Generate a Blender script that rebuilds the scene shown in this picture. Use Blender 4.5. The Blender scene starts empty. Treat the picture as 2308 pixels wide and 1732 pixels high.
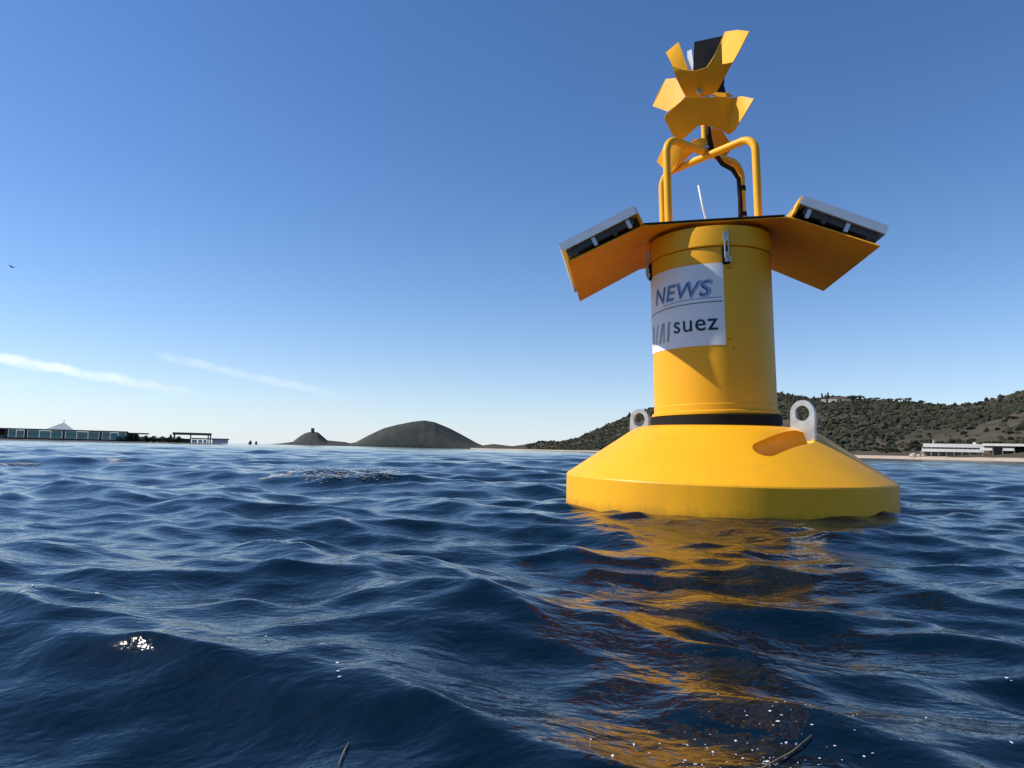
import bpy, bmesh, math, random
import numpy as np
from mathutils import Vector, Matrix
R = math.radians
rng = np.random.default_rng(7); random.seed(7)
scene = bpy.context.scene
C = scene.collection

# ------------------------------------------------------------------ camera
FPX = 1600.0                     # focal length in photo pixels (photo 2308 x 1732)
PITCH = math.atan(148.2 / FPX); ROLL = math.atan(.0227); CAMH = .27
fw = Vector((0, math.cos(PITCH), math.sin(PITCH))); rt0 = Vector((1, 0, 0)); up0 = rt0.cross(fw)
rt = rt0 * math.cos(ROLL) + up0 * math.sin(ROLL); up = up0 * math.cos(ROLL) - rt0 * math.sin(ROLL)
CAM = Vector((0, 0, CAMH))
cd = bpy.data.cameras.new('camera'); cam = bpy.data.objects.new('camera', cd); C.objects.link(cam)
cd.sensor_fit = 'HORIZONTAL'; cd.sensor_width = 36; cd.lens = 36 * FPX / 2308
cd.clip_start = .02; cd.clip_end = 60000
m3 = Matrix((rt, up, -fw)).transposed()
cam.matrix_world = Matrix.Translation(CAM) @ m3.to_4x4()
scene.camera = cam
def ray(x, y):
    d = fw + rt * ((x - 1154) / FPX) + up * ((866 - y) / FPX)
    return d / math.hypot(d.x, d.y)
def at(x, y, dist): return CAM + ray(x, y) * dist            # point at a horizontal distance

# ------------------------------------------------------------------ sky and sun
SUN_EL, SUN_AZ = R(40), R(-87)          # azimuth from +Y towards +X
w = bpy.data.worlds.new('World'); scene.world = w; w.use_nodes = True
nt = w.node_tree; bg = nt.nodes['Background']
sky = nt.nodes.new('ShaderNodeTexSky'); sky.sky_type = 'NISHITA'; sky.sun_disc = False
sky.sun_elevation = SUN_EL; sky.sun_rotation = SUN_AZ
sky.air_density = 1.0; sky.dust_density = .12; sky.ozone_density = 3.2; sky.altitude = 0
hs = nt.nodes.new('ShaderNodeHueSaturation'); hs.inputs['Saturation'].default_value = 1.15
tint = nt.nodes.new('ShaderNodeMix'); tint.data_type = 'RGBA'; tint.blend_type = 'MULTIPLY'; tint.inputs['Factor'].default_value = 1; tint.inputs['B'].default_value = (.88, .91, 1.04, 1)
nt.links.new(sky.outputs[0], hs.inputs['Color']); nt.links.new(hs.outputs[0], tint.inputs['A'])
# two old contrails in the sky: white vapour along great circles, broken up by noise
def vmath(op, a, b=None, out='Value'):
    v = nt.nodes.new('ShaderNodeVectorMath'); v.operation = op
    for k, q in ((0, a), (1, b)):
        if q is None: continue
        if isinstance(q, Vector): v.inputs[k].default_value = q
        else: nt.links.new(q, v.inputs[k])
    return v.outputs[out]
def fmath(op, *ar):
    v = nt.nodes.new('ShaderNodeMath'); v.operation = op; v.use_clamp = op in ('MULTIPLY_ADD',)
    for k, q in enumerate(ar):
        if isinstance(q, (int, float)): v.inputs[k].default_value = q
        else: nt.links.new(q, v.inputs[k])
    return v.outputs[0]
def mrange(v, a, b, c=0, d=1):
    r_ = nt.nodes.new('ShaderNodeMapRange'); r_.interpolation_type = 'SMOOTHSTEP'
    for k, q in zip(('From Min', 'From Max', 'To Min', 'To Max'), (a, b, c, d)): r_.inputs[k].default_value = q
    nt.links.new(v, r_.inputs['Value']); return r_.outputs[0]
wc = nt.nodes.new('ShaderNodeTexCoord'); dirn = wc.outputs['Generated']
def contrail(p0, p1, wid, dens, seed):
    a_, b_ = ray(*p0).normalized(), ray(*p1).normalized(); N = a_.cross(b_).normalized(); T = (b_ - a_ * a_.dot(b_)).normalized(); arc = a_.angle(b_)
    nz = nt.nodes.new('ShaderNodeTexNoise'); nz.inputs['Scale'].default_value = 38; nz.inputs['Detail'].default_value = 5; nz.noise_dimensions = '4D'; nz.inputs['W'].default_value = seed
    nt.links.new(dirn, nz.inputs['Vector'])
    off = fmath('MULTIPLY', fmath('SUBTRACT', nz.outputs['Fac'], .5), wid * 2.2)
    d_ = fmath('ABSOLUTE', fmath('ADD', vmath('DOT_PRODUCT', dirn, N), off))
    u_ = vmath('DOT_PRODUCT', dirn, T)
    m_ = fmath('MULTIPLY', mrange(d_, wid * .25, wid * 1.3, 1, 0), fmath('MULTIPLY', mrange(u_, 0, arc * .12), mrange(u_, arc * .55, arc, 1, 0)))
    m_ = fmath('MULTIPLY', m_, vmath('DOT_PRODUCT', dirn, Vector((0, 1, 0))))
    return fmath('MULTIPLY', fmath('MULTIPLY', m_, mrange(nz.outputs['Fac'], .3, .6, .35, 1)), dens)
cm_ = fmath('MAXIMUM', contrail((-700, 680), (480, 895), .0062, .75, 1), contrail((330, 795), (820, 905), .0060, .22, 5))
vap = nt.nodes.new('ShaderNodeMix'); vap.data_type = 'RGBA'; vap.inputs['B'].default_value = (8.6, 8.8, 9.0, 1)
hz_ = nt.nodes.new('ShaderNodeMix'); hz_.data_type = 'RGBA'; hz_.inputs['B'].default_value = (5.5, 6.6, 8.2, 1)
el_ = fmath('MAXIMUM', vmath('DOT_PRODUCT', dirn, Vector((0, 0, 1))), 0)
nt.links.new(fmath('MULTIPLY', fmath('POWER', 2.718, fmath('MULTIPLY', el_, -11)), .55), hz_.inputs['Factor']); nt.links.new(tint.outputs['Result'], hz_.inputs['A'])
nt.links.new(cm_, vap.inputs['Factor']); nt.links.new(hz_.outputs['Result'], vap.inputs['A'])
nt.links.new(vap.outputs['Result'], bg.inputs[0]); bg.inputs[1].default_value = .108
sd = Vector((math.sin(SUN_AZ) * math.cos(SUN_EL), math.cos(SUN_AZ) * math.cos(SUN_EL), math.sin(SUN_EL)))
sl = bpy.data.lights.new('sun', 'SUN'); sl.energy = 4.6; sl.angle = R(.53); sl.color = (1, .93, .82)
so = bpy.data.objects.new('sun', sl); C.objects.link(so); so.rotation_euler = sd.to_track_quat('Z', 'Y').to_euler()
scene.view_settings.view_transform = 'Standard'; scene.view_settings.look = 'None'
scene.view_settings.gamma = 1; scene.view_settings.exposure = .33; scene.view_settings.use_curve_mapping = False
scene.render.engine = 'CYCLES'; scene.cycles.sample_clamp_direct = 4.0

# ------------------------------------------------------------------ materials
def mat(name, col, rough=.5, metal=0, var=.0, vscale=6, bump=0, bscale=40, spec=.5, col2=None, coat=0, alpha=None):
    m = bpy.data.materials.new(name); m.use_nodes = True; n = m.node_tree.nodes; l = m.node_tree.links
    b = n['Principled BSDF']; b.inputs['Roughness'].default_value = rough; b.inputs['Metallic'].default_value = metal
    b.inputs['Specular IOR Level'].default_value = spec; b.inputs['Coat Weight'].default_value = coat
    tc = n.new('ShaderNodeTexCoord')
    nz = n.new('ShaderNodeTexNoise'); nz.inputs['Scale'].default_value = vscale; nz.inputs['Detail'].default_value = 6
    l.new(tc.outputs['Object'], nz.inputs['Vector'])
    mx = n.new('ShaderNodeMix'); mx.data_type = 'RGBA'
    c2 = col2 or tuple(max(0, c * (1 - var)) for c in col)
    mx.inputs['A'].default_value = (*col, 1); mx.inputs['B'].default_value = (*c2, 1)
    rp = n.new('ShaderNodeMapRange'); rp.inputs['From Min'].default_value = .35; rp.inputs['From Max'].default_value = .68
    l.new(nz.outputs['Fac'], rp.inputs['Value']); l.new(rp.outputs[0], mx.inputs['Factor'])
    l.new(mx.outputs['Result'], b.inputs['Base Color'])
    if bump:
        n2 = n.new('ShaderNodeTexNoise'); n2.inputs['Scale'].default_value = bscale; n2.inputs['Detail'].default_value = 4
        l.new(tc.outputs['Object'], n2.inputs['Vector'])
        bp = n.new('ShaderNodeBump'); bp.inputs['Strength'].default_value = bump; bp.inputs['Distance'].default_value = .01
        l.new(n2.outputs['Fac'], bp.inputs['Height']); l.new(bp.outputs[0], b.inputs['Normal'])
    return m
M = {}
M['yellow'] = mat('yellow_paint', (.88, .415, .014), .45, var=.08, vscale=5, bump=.06, bscale=60, spec=.25)
M['yellow_top'] = mat('yellow_plate', (.86, .405, .02), .5, var=.10, vscale=14, bump=.05, bscale=90, spec=.2)
def weather(m, algae):
    n = m.node_tree.nodes; l = m.node_tree.links; b = n['Principled BSDF']; src = b.inputs['Base Color'].links[0].from_socket
    tc = n.new('ShaderNodeTexCoord'); mp = n.new('ShaderNodeMapping'); mp.inputs['Scale'].default_value = (16, 16, 1.3); l.new(tc.outputs['Object'], mp.inputs['Vector'])
    t = n.new('ShaderNodeTexNoise'); t.inputs['Scale'].default_value = 1.4; t.inputs['Detail'].default_value = 8; l.new(mp.outputs[0], t.inputs['Vector'])
    r_ = n.new('ShaderNodeMapRange'); r_.inputs['From Min'].default_value = .56; r_.inputs['From Max'].default_value = .8; r_.inputs['To Max'].default_value = .10; l.new(t.outputs['Fac'], r_.inputs['Value'])
    x = n.new('ShaderNodeMix'); x.data_type = 'RGBA'; x.inputs['B'].default_value = (.34, .20, .05, 1); l.new(r_.outputs[0], x.inputs['Factor']); l.new(src, x.inputs['A'])
    out = x.outputs['Result']
    if algae:
        sp = n.new('ShaderNodeSeparateXYZ'); l.new(tc.outputs['Object'], sp.inputs[0])
        ad = n.new('ShaderNodeMath'); ad.operation = 'MULTIPLY_ADD'; ad.inputs[1].default_value = -.07; l.new(t.outputs['Fac'], ad.inputs[0]); l.new(sp.outputs['Z'], ad.inputs[2])
        g = n.new('ShaderNodeMapRange'); g.inputs['From Min'].default_value = .0; g.inputs['From Max'].default_value = .035; g.inputs['To Min'].default_value = .35; g.inputs['To Max'].default_value = 0; l.new(ad.outputs[0], g.inputs['Value'])
        y = n.new('ShaderNodeMix'); y.data_type = 'RGBA'; y.inputs['B'].default_value = (.10, .085, .02, 1); l.new(g.outputs[0], y.inputs['Factor']); l.new(out, y.inputs['A']); out = y.outputs['Result']
    l.new(out, b.inputs['Base Color'])
weather(M['yellow'], False)
M['hull_yellow'] = M['yellow'].copy(); M['hull_yellow'].name = 'hull_paint'
weather(M['hull_yellow'], True)
M['rubber'] = mat('black_rubber', (.010, .009, .009), .75, spec=.2)
M['black'] = mat('black_plastic', (.006, .006, .008), .6, spec=.15)
M['steel'] = mat('stainless_steel', (.50, .50, .48), .42, metal=.75, var=.25, vscale=30)
M['alu'] = mat('anodised_aluminium', (.62, .64, .66), .35, metal=.4, var=.1, vscale=20)
M['white'] = mat('white_vinyl', (.78, .79, .80), .45, var=.05, vscale=12)
M['cell'] = mat('solar_cell', (.010, .014, .04), .12, var=.4, vscale=30, coat=.5)
M['backsheet'] = mat('panel_backsheet', (.06, .055, .05), .5, var=.4, vscale=20)
M['blue_ink'] = mat('blue_ink', (.035, .11, .36), .5, var=.2, vscale=60)
M['pale_ink'] = mat('pale_blue_ink', (.30, .40, .55), .5, var=.15, vscale=60)
M['dark_ink'] = mat('dark_ink', (.006, .01, .03), .5)
M['grey_ink'] = mat('grey_ink', (.28, .30, .30), .5)
M['rust'] = mat('rusty_edge', (.10, .045, .02), .8, var=.5, vscale=40)

def obj(name, bm_or_me, m=None, parent=None, smooth=False):
    if isinstance(bm_or_me, bmesh.types.BMesh):
        me = bpy.data.meshes.new(name); bm_or_me.to_mesh(me); bm_or_me.free()
    else: me = bm_or_me
    o = bpy.data.objects.new(name, me); C.objects.link(o)
    if m is not None and not me.materials: me.materials.append(m)
    if parent is not None: o.parent = parent
    if smooth:
        for p in me.polygons: p.use_smooth = True
    return o
def empty(name, loc=(0, 0, 0), rz=0):
    o = bpy.data.objects.new(name, None); C.objects.link(o); o.location = loc; o.rotation_euler = (0, 0, rz); o.empty_display_size = .1
    return o
def tag(o, label, cat, group=None):
    o['label'] = label; o['category'] = cat
    if group: o['group'] = group
    return o
def struct(o): o['kind'] = 'structure'; return o
def stuff(o, label=None, cat=None):
    o['kind'] = 'stuff'
    if label: o['label'] = label
    if cat: o['category'] = cat
    return o
def auto_smooth(o, ang=35):
    me = o.data
    for p in me.polygons: p.use_smooth = True
    me.set_sharp_from_angle(angle=R(ang))
def lathe(profile, seg=128, bm=None, axis=(0, 0), closed=False):
    bm = bm or bmesh.new(); rings = []
    for r, z in profile:
        if r < 1e-6: rings.append([bm.verts.new((axis[0], axis[1], z))])
        else: rings.append([bm.verts.new((axis[0] + r * math.cos(2 * math.pi * k / seg), axis[1] + r * math.sin(2 * math.pi * k / seg), z)) for k in range(seg)])
    prs = list(zip(rings, rings[1:]))
    if closed: prs.append((rings[-1], rings[0]))
    for a, b in prs:
        for k in range(seg):
            k2 = (k + 1) % seg
            if len(a) == 1 and len(b) == 1: continue
            if len(a) == 1: bm.faces.new((a[0], b[k2], b[k]))
            elif len(b) == 1: bm.faces.new((a[k], a[k2], b[0]))
            else: bm.faces.new((a[k], a[k2], b[k2], b[k]))
    bmesh.ops.recalc_face_normals(bm, faces=bm.faces)
    return bm
def box(x0, x1, y0, y1, z0, z1, bm=None, bevel=0):
    own = bmesh.new()
    r = bmesh.ops.create_cube(own, size=1)
    for v in own.verts: v.co = Vector((x0 + (v.co.x + .5) * (x1 - x0), y0 + (v.co.y + .5) * (y1 - y0), z0 + (v.co.z + .5) * (z1 - z0)))
    if bevel: bmesh.ops.bevel(own, geom=own.edges[:], offset=bevel, segments=2, affect='EDGES')
    if bm is None: return own
    me = bpy.data.meshes.new('t'); own.to_mesh(me); own.free(); bm.from_mesh(me); bpy.data.meshes.remove(me)
    return bm
def tube(pts, rad, seg=12, bm=None, caps=True):
    bm = bm or bmesh.new(); pts = [Vector(p) for p in pts]; n = len(pts); rings = []
    prev = None
    for i, p in enumerate(pts):
        t = (pts[min(i + 1, n - 1)] - pts[max(i - 1, 0)]).normalized()
        if prev is None:
            a = t.orthogonal().normalized()
        else:
            a = (prev - t * prev.dot(t)).normalized()
        prev = a; b = t.cross(a)
        rr = rad[i] if hasattr(rad, '__len__') else rad
        rings.append([bm.verts.new(p + (a * math.cos(2 * math.pi * k / seg) + b * math.sin(2 * math.pi * k / seg)) * rr) for k in range(seg)])
    for a, b in zip(rings, rings[1:]):
        for k in range(seg): bm.faces.new((a[k], a[(k + 1) % seg], b[(k + 1) % seg], b[k]))
    if caps: bm.faces.new(rings[0][::-1]); bm.faces.new(rings[-1])
    bmesh.ops.recalc_face_normals(bm, faces=bm.faces)
    return bm
def xf(bm, fn):
    for v in bm.verts: v.co = fn(v.co)
    return bm
def prism(poly, z0, z1, bm=None, fn=None):
    bm = bm or bmesh.new(); fn = fn or (lambda x, y, z: Vector((x, y, z)))
    a = [bm.verts.new(fn(x, y, z0)) for x, y in poly]; b = [bm.verts.new(fn(x, y, z1)) for x, y in poly]
    bm.faces.new(a[::-1]); bm.faces.new(b)
    for i in range(len(poly)):
        j = (i + 1) % len(poly); bm.faces.new((a[i], a[j], b[j], b[i]))
    bmesh.ops.recalc_face_normals(bm, faces=bm.faces)
    return bm

# ------------------------------------------------------------------ sea: sum of trochoidal waves
NW = 190
wr = np.random.default_rng(4681)
lam = np.exp(wr.uniform(np.log(.085), np.log(3.6), NW)); lam[:5] = [6.0, 4.6, 3.3, 2.5, 1.9]
lam = np.sort(lam)[::-1]
main = R(-112)                                   # waves run towards the camera and a little to the left
spread = np.where(lam > 1.4, .35, .7)
ang = main + wr.normal(0, 1, NW) * spread
amp = .0027 * lam ** .85 * np.exp(wr.normal(0, .25, NW)) * np.where(lam > 1.5, .7, 1) * np.where(lam < .5, 1.25, 1)
amp *= np.where(lam < .3, (lam / .3) ** .15, 1)
kx = 2 * np.pi / lam * np.cos(ang); ky = 2 * np.pi / lam * np.sin(ang); ph = wr.uniform(0, 2 * np.pi, NW)
CHOP = 1.0
def waves(x, y, cell=None):
    x = np.asarray(x, float); y = np.asarray(y, float); sx = x.shape
    x = x.ravel(); y = y.ravel(); dx = np.zeros_like(x); dy = np.zeros_like(x); dz = np.zeros_like(x)
    c = np.zeros_like(x) if cell is None else np.asarray(cell, float).ravel()
    rr = np.hypot(x, y); fade = np.clip((150 - rr) / 100, 0, 1)
    for i in range(NW):
        f = np.clip((lam[i] / np.maximum(c, 1e-6) - 2.2) / 2.5, 0, 1) * fade
        idx = np.nonzero(f > 0)[0]
        if not len(idx): continue
        t = kx[i] * x[idx] + ky[i] * y[idx] + ph[i]; a = amp[i] * f[idx]
        dz[idx] += a * np.cos(t); s = -a * np.sin(t) * CHOP
        dx[idx] += s * math.cos(ang[i]); dy[idx] += s * math.sin(ang[i])
    return dx.reshape(sx), dy.reshape(sx), dz.reshape(sx)
def sea_z(x, y):
    px, py = x, y
    for _ in range(5):
        dx, dy, dz = waves(np.array([px]), np.array([py]), np.array([math.hypot(px, py) * .0096])); px = x - dx[0]; py = y - dy[0]
    return float(dz[0])
def build_sea():
    fine = np.linspace(R(-50), R(50), 1100); coarse = np.linspace(R(50), R(310), 130)[1:-1]
    th = np.concatenate([fine, coarse]); nth = len(th)
    r1 = np.exp(np.linspace(np.log(.3), np.log(160), 660)); r2 = np.exp(np.linspace(np.log(160), np.log(40000), 45))[1:]
    r = np.concatenate([[.05, .15], r1, r2]); nr = len(r)
    RR, TH = np.meshgrid(r, th, indexing='ij')
    X = RR * np.sin(TH); Y = RR * np.cos(TH)
    cell = RR * .0096; cell = np.where(np.abs(TH) > R(50.01), RR * .036, cell)
    dx, dy, dz = waves(X, Y, cell)
    co = np.stack([X + dx, Y + dy, dz], -1).reshape(-1, 3)
    i, j = np.meshgrid(np.arange(nr - 1), np.arange(nth), indexing='ij'); j2 = (j + 1) % nth
    quads = np.stack([i * nth + j, (i + 1) * nth + j, (i + 1) * nth + j2, i * nth + j2], -1).reshape(-1, 4)[:, ::-1]
    cap = np.arange(nth)                                         # closing face under the camera
    nv = len(co); nq = len(quads)
    me = bpy.data.meshes.new('sea'); me.vertices.add(nv); me.vertices.foreach_set('co', co.astype(np.float32).ravel())
    me.loops.add(nq * 4); me.loops.foreach_set('vertex_index', quads.astype(np.int32).ravel())
    me.polygons.add(nq); me.polygons.foreach_set('loop_start', np.arange(nq, dtype=np.int32) * 4)
    me.polygons.foreach_set('use_smooth', np.ones(nq, bool)); me.update(calc_edges=True); me.validate()
    return me
def water_material():
    m = bpy.data.materials.new('sea_water'); m.use_nodes = True; n = m.node_tree.nodes; l = m.node_tree.links
    b = n['Principled BSDF']; b.inputs['Roughness'].default_value = .075; b.inputs['IOR'].default_value = 1.333
    b.inputs['Specular IOR Level'].default_value = .5
    tc = n.new('ShaderNodeTexCoord')
    nz = n.new('ShaderNodeTexNoise'); nz.inputs['Scale'].default_value = .6; nz.inputs['Detail'].default_value = 3
    l.new(tc.outputs['Object'], nz.inputs['Vector'])
    mx = n.new('ShaderNodeMix'); mx.data_type = 'RGBA'
    mx.inputs['A'].default_value = (.0002, .0048, .0100, 1); mx.inputs['B'].default_value = (.0003, .0085, .0175, 1)
    l.new(nz.outputs['Fac'], mx.inputs['Factor']); l.new(mx.outputs['Result'], b.inputs['Base Color'])
    mp = n.new('ShaderNodeMapping'); mp.inputs['Rotation'].default_value = (0, 0, R(28)); mp.inputs['Scale'].default_value = (1, 1.5, 1)
    l.new(tc.outputs['Object'], mp.inputs['Vector'])
    prev = None
    for sc, st, dist, det in ((6, .22, .03, 3), (21, .30, .010, 3), (55, .20, .003, 2)):
        t = n.new('ShaderNodeTexNoise'); t.inputs['Scale'].default_value = sc; t.inputs['Detail'].default_value = det
        t.inputs['Distortion'].default_value = .5
        l.new(mp.outputs[0], t.inputs['Vector'])
        bp = n.new('ShaderNodeBump'); bp.inputs['Strength'].default_value = st; bp.inputs['Distance'].default_value = dist
        l.new(t.outputs['Fac'], bp.inputs['Height'])
        if prev: l.new(prev.outputs[0], bp.inputs['Normal'])
        prev = bp
    l.new(prev.outputs[0], b.inputs['Normal'])
    return m
M['water'] = water_material()
sea = struct(obj('sea', build_sea(), M['water']))

# ------------------------------------------------------------------ land
def pnoise(x, y, seed=0, octv=4, base=1.0):
    r = np.random.default_rng(seed); out = np.zeros_like(np.asarray(x, float)); a = 1
    for o in range(octv):
        for _ in range(5):
            t = r.uniform(0, 2 * np.pi); k = base * 2 ** o * r.uniform(.7, 1.4); p = r.uniform(0, 6.28)
            out += a * np.sin(k * (x * np.cos(t) + y * np.sin(t)) + p) / 5
        a *= .5
    return out
def grid_mesh(name, P):
    nr, nc = P.shape[:2]; i, j = np.meshgrid(np.arange(nr - 1), np.arange(nc - 1), indexing='ij')
    q = np.stack([i * nc + j, i * nc + j + 1, (i + 1) * nc + j + 1, (i + 1) * nc + j], -1).reshape(-1, 4)
    me = bpy.data.meshes.new(name); me.from_pydata(P.reshape(-1, 3).tolist(), [], q.tolist())
    for p in me.polygons: p.use_smooth = True
    return me
def hill_terrain(name, prof, shore, ridge, back, z0, m, ncol=300, nrow=60, rough=1.0, power=1.1, seed=3):
    """prof: photo pixels of the skyline; shore / ridge / back: distance in metres as a function of the pixel column"""
    xs = np.array([p[0] for p in prof], float); ys = np.array([p[1] for p in prof], float)
    cx = np.linspace(xs[0], xs[-1], ncol); cy = np.interp(cx, xs, ys)
    P = np.zeros((nrow + 20, ncol, 3))
    for c in range(ncol):
        d = ray(cx[c], cy[c]); ds, dr, db = shore(cx[c]), ridge(cx[c]), back(cx[c])
        hr = CAMH + d.z * dr
        az = Vector((d.x, d.y))
        for k in range(nrow + 20):
            if k < nrow:
                v = k / (nrow - 1); dist = ds + (dr - ds) * v; z = z0 + (hr - z0) * v ** power
            else:
                v = (k - nrow + 1) / 20; dist = dr + (db - dr) * v; z = hr + (-3 - hr) * v ** 1.6
            P[k, c] = (az.x * dist, az.y * dist, z)
    # gullies and knolls, none on the skyline itself
    vv = np.concatenate([np.linspace(0, 1, nrow), np.zeros(20)])[:, None]
    env = np.sin(np.pi * np.clip(vv, 0, 1)) ** .8
    hh = np.maximum(P[nrow - 1, :, 2] - z0, 1)[None, :]
    P[:, :, 2] += env * hh * .10 * rough * pnoise(P[:, :, 0], P[:, :, 1], seed, 5, .012)
    return P, grid_mesh(name, P)
def land_material(name, c1, c2, c3, s1, s2):
    m = bpy.data.materials.new(name); m.use_nodes = True; n = m.node_tree.nodes; l = m.node_tree.links
    b = n['Principled BSDF']; b.inputs['Roughness'].default_value = .9; b.inputs['Specular IOR Level'].default_value = .1
    tc = n.new('ShaderNodeTexCoord'); prev = None
    mx = n.new('ShaderNodeMix'); mx.data_type = 'RGBA'; mx.inputs['A'].default_value = (*c1, 1); mx.inputs['B'].default_value = (*c2, 1)
    mx2 = n.new('ShaderNodeMix'); mx2.data_type = 'RGBA'; mx2.inputs['B'].default_value = (*c3, 1)
    for k, (sc, mm, lo, hi) in enumerate(((s1, mx, .42, .6), (s2, mx2, .52, .72))):
        t = n.new('ShaderNodeTexNoise'); t.inputs['Scale'].default_value = sc; t.inputs['Detail'].default_value = 8; t.inputs['Roughness'].default_value = .65
        rp = n.new('ShaderNodeMapRange'); rp.inputs['From Min'].default_value = lo; rp.inputs['From Max'].default_value = hi
        l.new(tc.outputs['Object'], t.inputs['Vector']); l.new(t.outputs['Fac'], rp.inputs['Value']); l.new(rp.outputs[0], mm.inputs['Factor'])
    l.new(mx.outputs['Result'], mx2.inputs['A']); l.new(mx2.outputs['Result'], b.inputs['Base Color'])
    bn = n.new('ShaderNodeTexNoise'); bn.inputs['Scale'].default_value = s1 * 6; bn.inputs['Detail'].default_value = 6
    l.new(tc.outputs['Object'], bn.inputs['Vector'])
    bp = n.new('ShaderNodeBump'); bp.inputs['Strength'].default_value = .8; bp.inputs['Distance'].default_value = 2
    l.new(bn.outputs['Fac'], bp.inputs['Height']); l.new(bp.outputs[0], b.inputs['Normal'])
    return m
M['hill'] = land_material('maquis_hillside', (.052, .050, .036), (.085, .070, .050), (.036, .038, .026), .02, .05)
M['far_hill'] = land_material('far_hillside', (.052, .060, .055), (.075, .075, .066), (.045, .052, .045), .012, .03)
M['sand'] = mat('beach_sand', (.46, .36, .27), .9, var=.2, vscale=.3, bump=.3, bscale=3)
M['rock'] = mat('shore_rock', (.09, .08, .07), .9, var=.5, vscale=.4, bump=.6, bscale=3)
M['scrub'] = mat('scrub_leaves', (.046, .047, .030), .9, var=.0, vscale=.05, col2=(.028, .032, .021), spec=.1)
M['leaf'] = mat('tree_leaves', (.040, .055, .025), .85, vscale=.5, col2=(.022, .032, .016), spec=.15)
M['bark'] = mat('tree_bark', (.09, .07, .05), .9, var=.4, vscale=3)

# right-hand hills
prof_r = [(1060, 1011), (1090, 1004), (1112, 1001), (1154, 1006), (1185, 1002), (1233, 995), (1264, 996), (1300, 988), (1345, 968), (1400, 944), (1450, 925),
          (1520, 905), (1600, 892), (1680, 886), (1745, 886), (1790, 891), (1830, 900), (1852, 897), (1875, 893), (1905, 894), (1940, 900), (2000, 904), (2060, 908),
          (2110, 914), (2150, 914), (2190, 910), (2240, 900), (2308, 879), (2420, 850), (2600, 815), (2900, 800), (3200, 840), (3500, 930), (3700, 1040)]
def lerp(x, pts): return float(np.interp(x, [p[0] for p in pts], [p[1] for p in pts]))
SH = [(1060, 1900), (1300, 1500), (1500, 1100), (1850, 690), (2100, 610), (2308, 560), (2800, 480), (3700, 480)]
RG = [(1060, 1990), (1200, 1850), (1300, 1800), (1500, 1700), (1850, 1450), (2100, 1250), (2308, 1200), (2800, 1150), (3700, 1000)]
hillP, me = hill_terrain('hill', prof_r, lambda x: lerp(x, SH) + 14, lambda x: lerp(x, RG), lambda x: lerp(x, RG) + 900, 2.2, M['hill'], 420, 70)
hill = struct(obj('hill', me, M['hill']))
# beach in front of it
xs = np.linspace(1060, 3700, 300); BP = np.zeros((8, 300, 3))
for c, x in enumerate(xs):
    d = ray(x, 1030); d0 = lerp(x, SH)
    for k, (o, z) in enumerate(((-14, -1.2), (-4, -.15), (0, .12), (3, .5), (6, 1.15), (10, 1.9), (18, 2.5), (34, 2.6))):
        o2 = o + 1.5 * math.sin(x * .021) + .8 * math.sin(x * .073 + 1)
        BP[k, c] = (d.x * (d0 + o2), d.y * (d0 + o2), z)
beach = struct(obj('beach', grid_mesh('beach', BP), M['sand']))
# distant islet with the watchtower and the big round hill
prof_i = [(560, 1003), (600, 1002), (616, 1001), (640, 999), (660, 996), (674, 985), (687, 977), (701, 973.5), (717, 975), (738, 993), (777, 996.5), (790, 999.6), (802, 997), (834, 980), (864, 966), (894, 958), (929, 951), (957, 948), (980, 952),
          (1014, 966), (1037, 978), (1075, 999), (1087, 1004), (1110, 1009), (1130, 1013)]
isP, me = hill_terrain('headland', prof_i, lambda x: 2300, lambda x: 2390, lambda x: 2550, .2, M['far_hill'], 360, 30, .8, .8, 9)
headland = struct(obj('headland', me, M['far_hill']))

# scrub and bushes on the hillside: far too many to count
def blob_stuff(name, pts, sizes, m, seed=1, subdiv=1, zs=.75):
    r = np.random.default_rng(seed)
    bm = bmesh.new(); bmesh.ops.create_icosphere(bm, subdivisions=subdiv, radius=1)
    bv = np.array([v.co[:] for v in bm.verts]); bf = np.array([[v.index for v in f.verts] for f in bm.faces]); bm.free()
    V = []; Fc = []
    for k, (p, s) in enumerate(zip(pts, sizes)):
        j = bv * (1 + r.normal(0, .22, (len(bv), 1))) * np.array([1, 1, zs]) * np.exp(r.normal(0, .3, 3)) * s
        V.append(j + p); Fc.append(bf + k * len(bv))
    me = bpy.data.meshes.new(name); me.from_pydata(np.concatenate(V).tolist(), [], np.concatenate(Fc).tolist())
    return obj(name, me, m)
def scatter(P, n, rows, cols, seed, smin, smax):
    r = np.random.default_rng(seed); pts = []; sz = []
    while len(pts) < n:
        a = r.uniform(*rows); b = r.uniform(*cols); i, j = int(a), int(b); fa, fb = a - i, b - j
        p = P[i, j] * (1 - fa) * (1 - fb) + P[i + 1, j] * fa * (1 - fb) + P[i, j + 1] * (1 - fa) * fb + P[i + 1, j + 1] * fa * fb
        if pnoise(np.array(p[0]), np.array(p[1]), 21, 3, .02) + r.normal(0, .35) < -.05: continue
        s = r.uniform(smin, smax) ** 1.0; pts.append(p + [0, 0, s * .3]); sz.append(s)
    return pts, sz
pts, sz = scatter(hillP, 15000, (5, 68.9), (20, 300), 5, 1.1, 3.6)
stuff(blob_stuff('scrub', pts, sz, M['scrub']), 'dark green scrub bushes covering the hillside', 'scrub')

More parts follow.
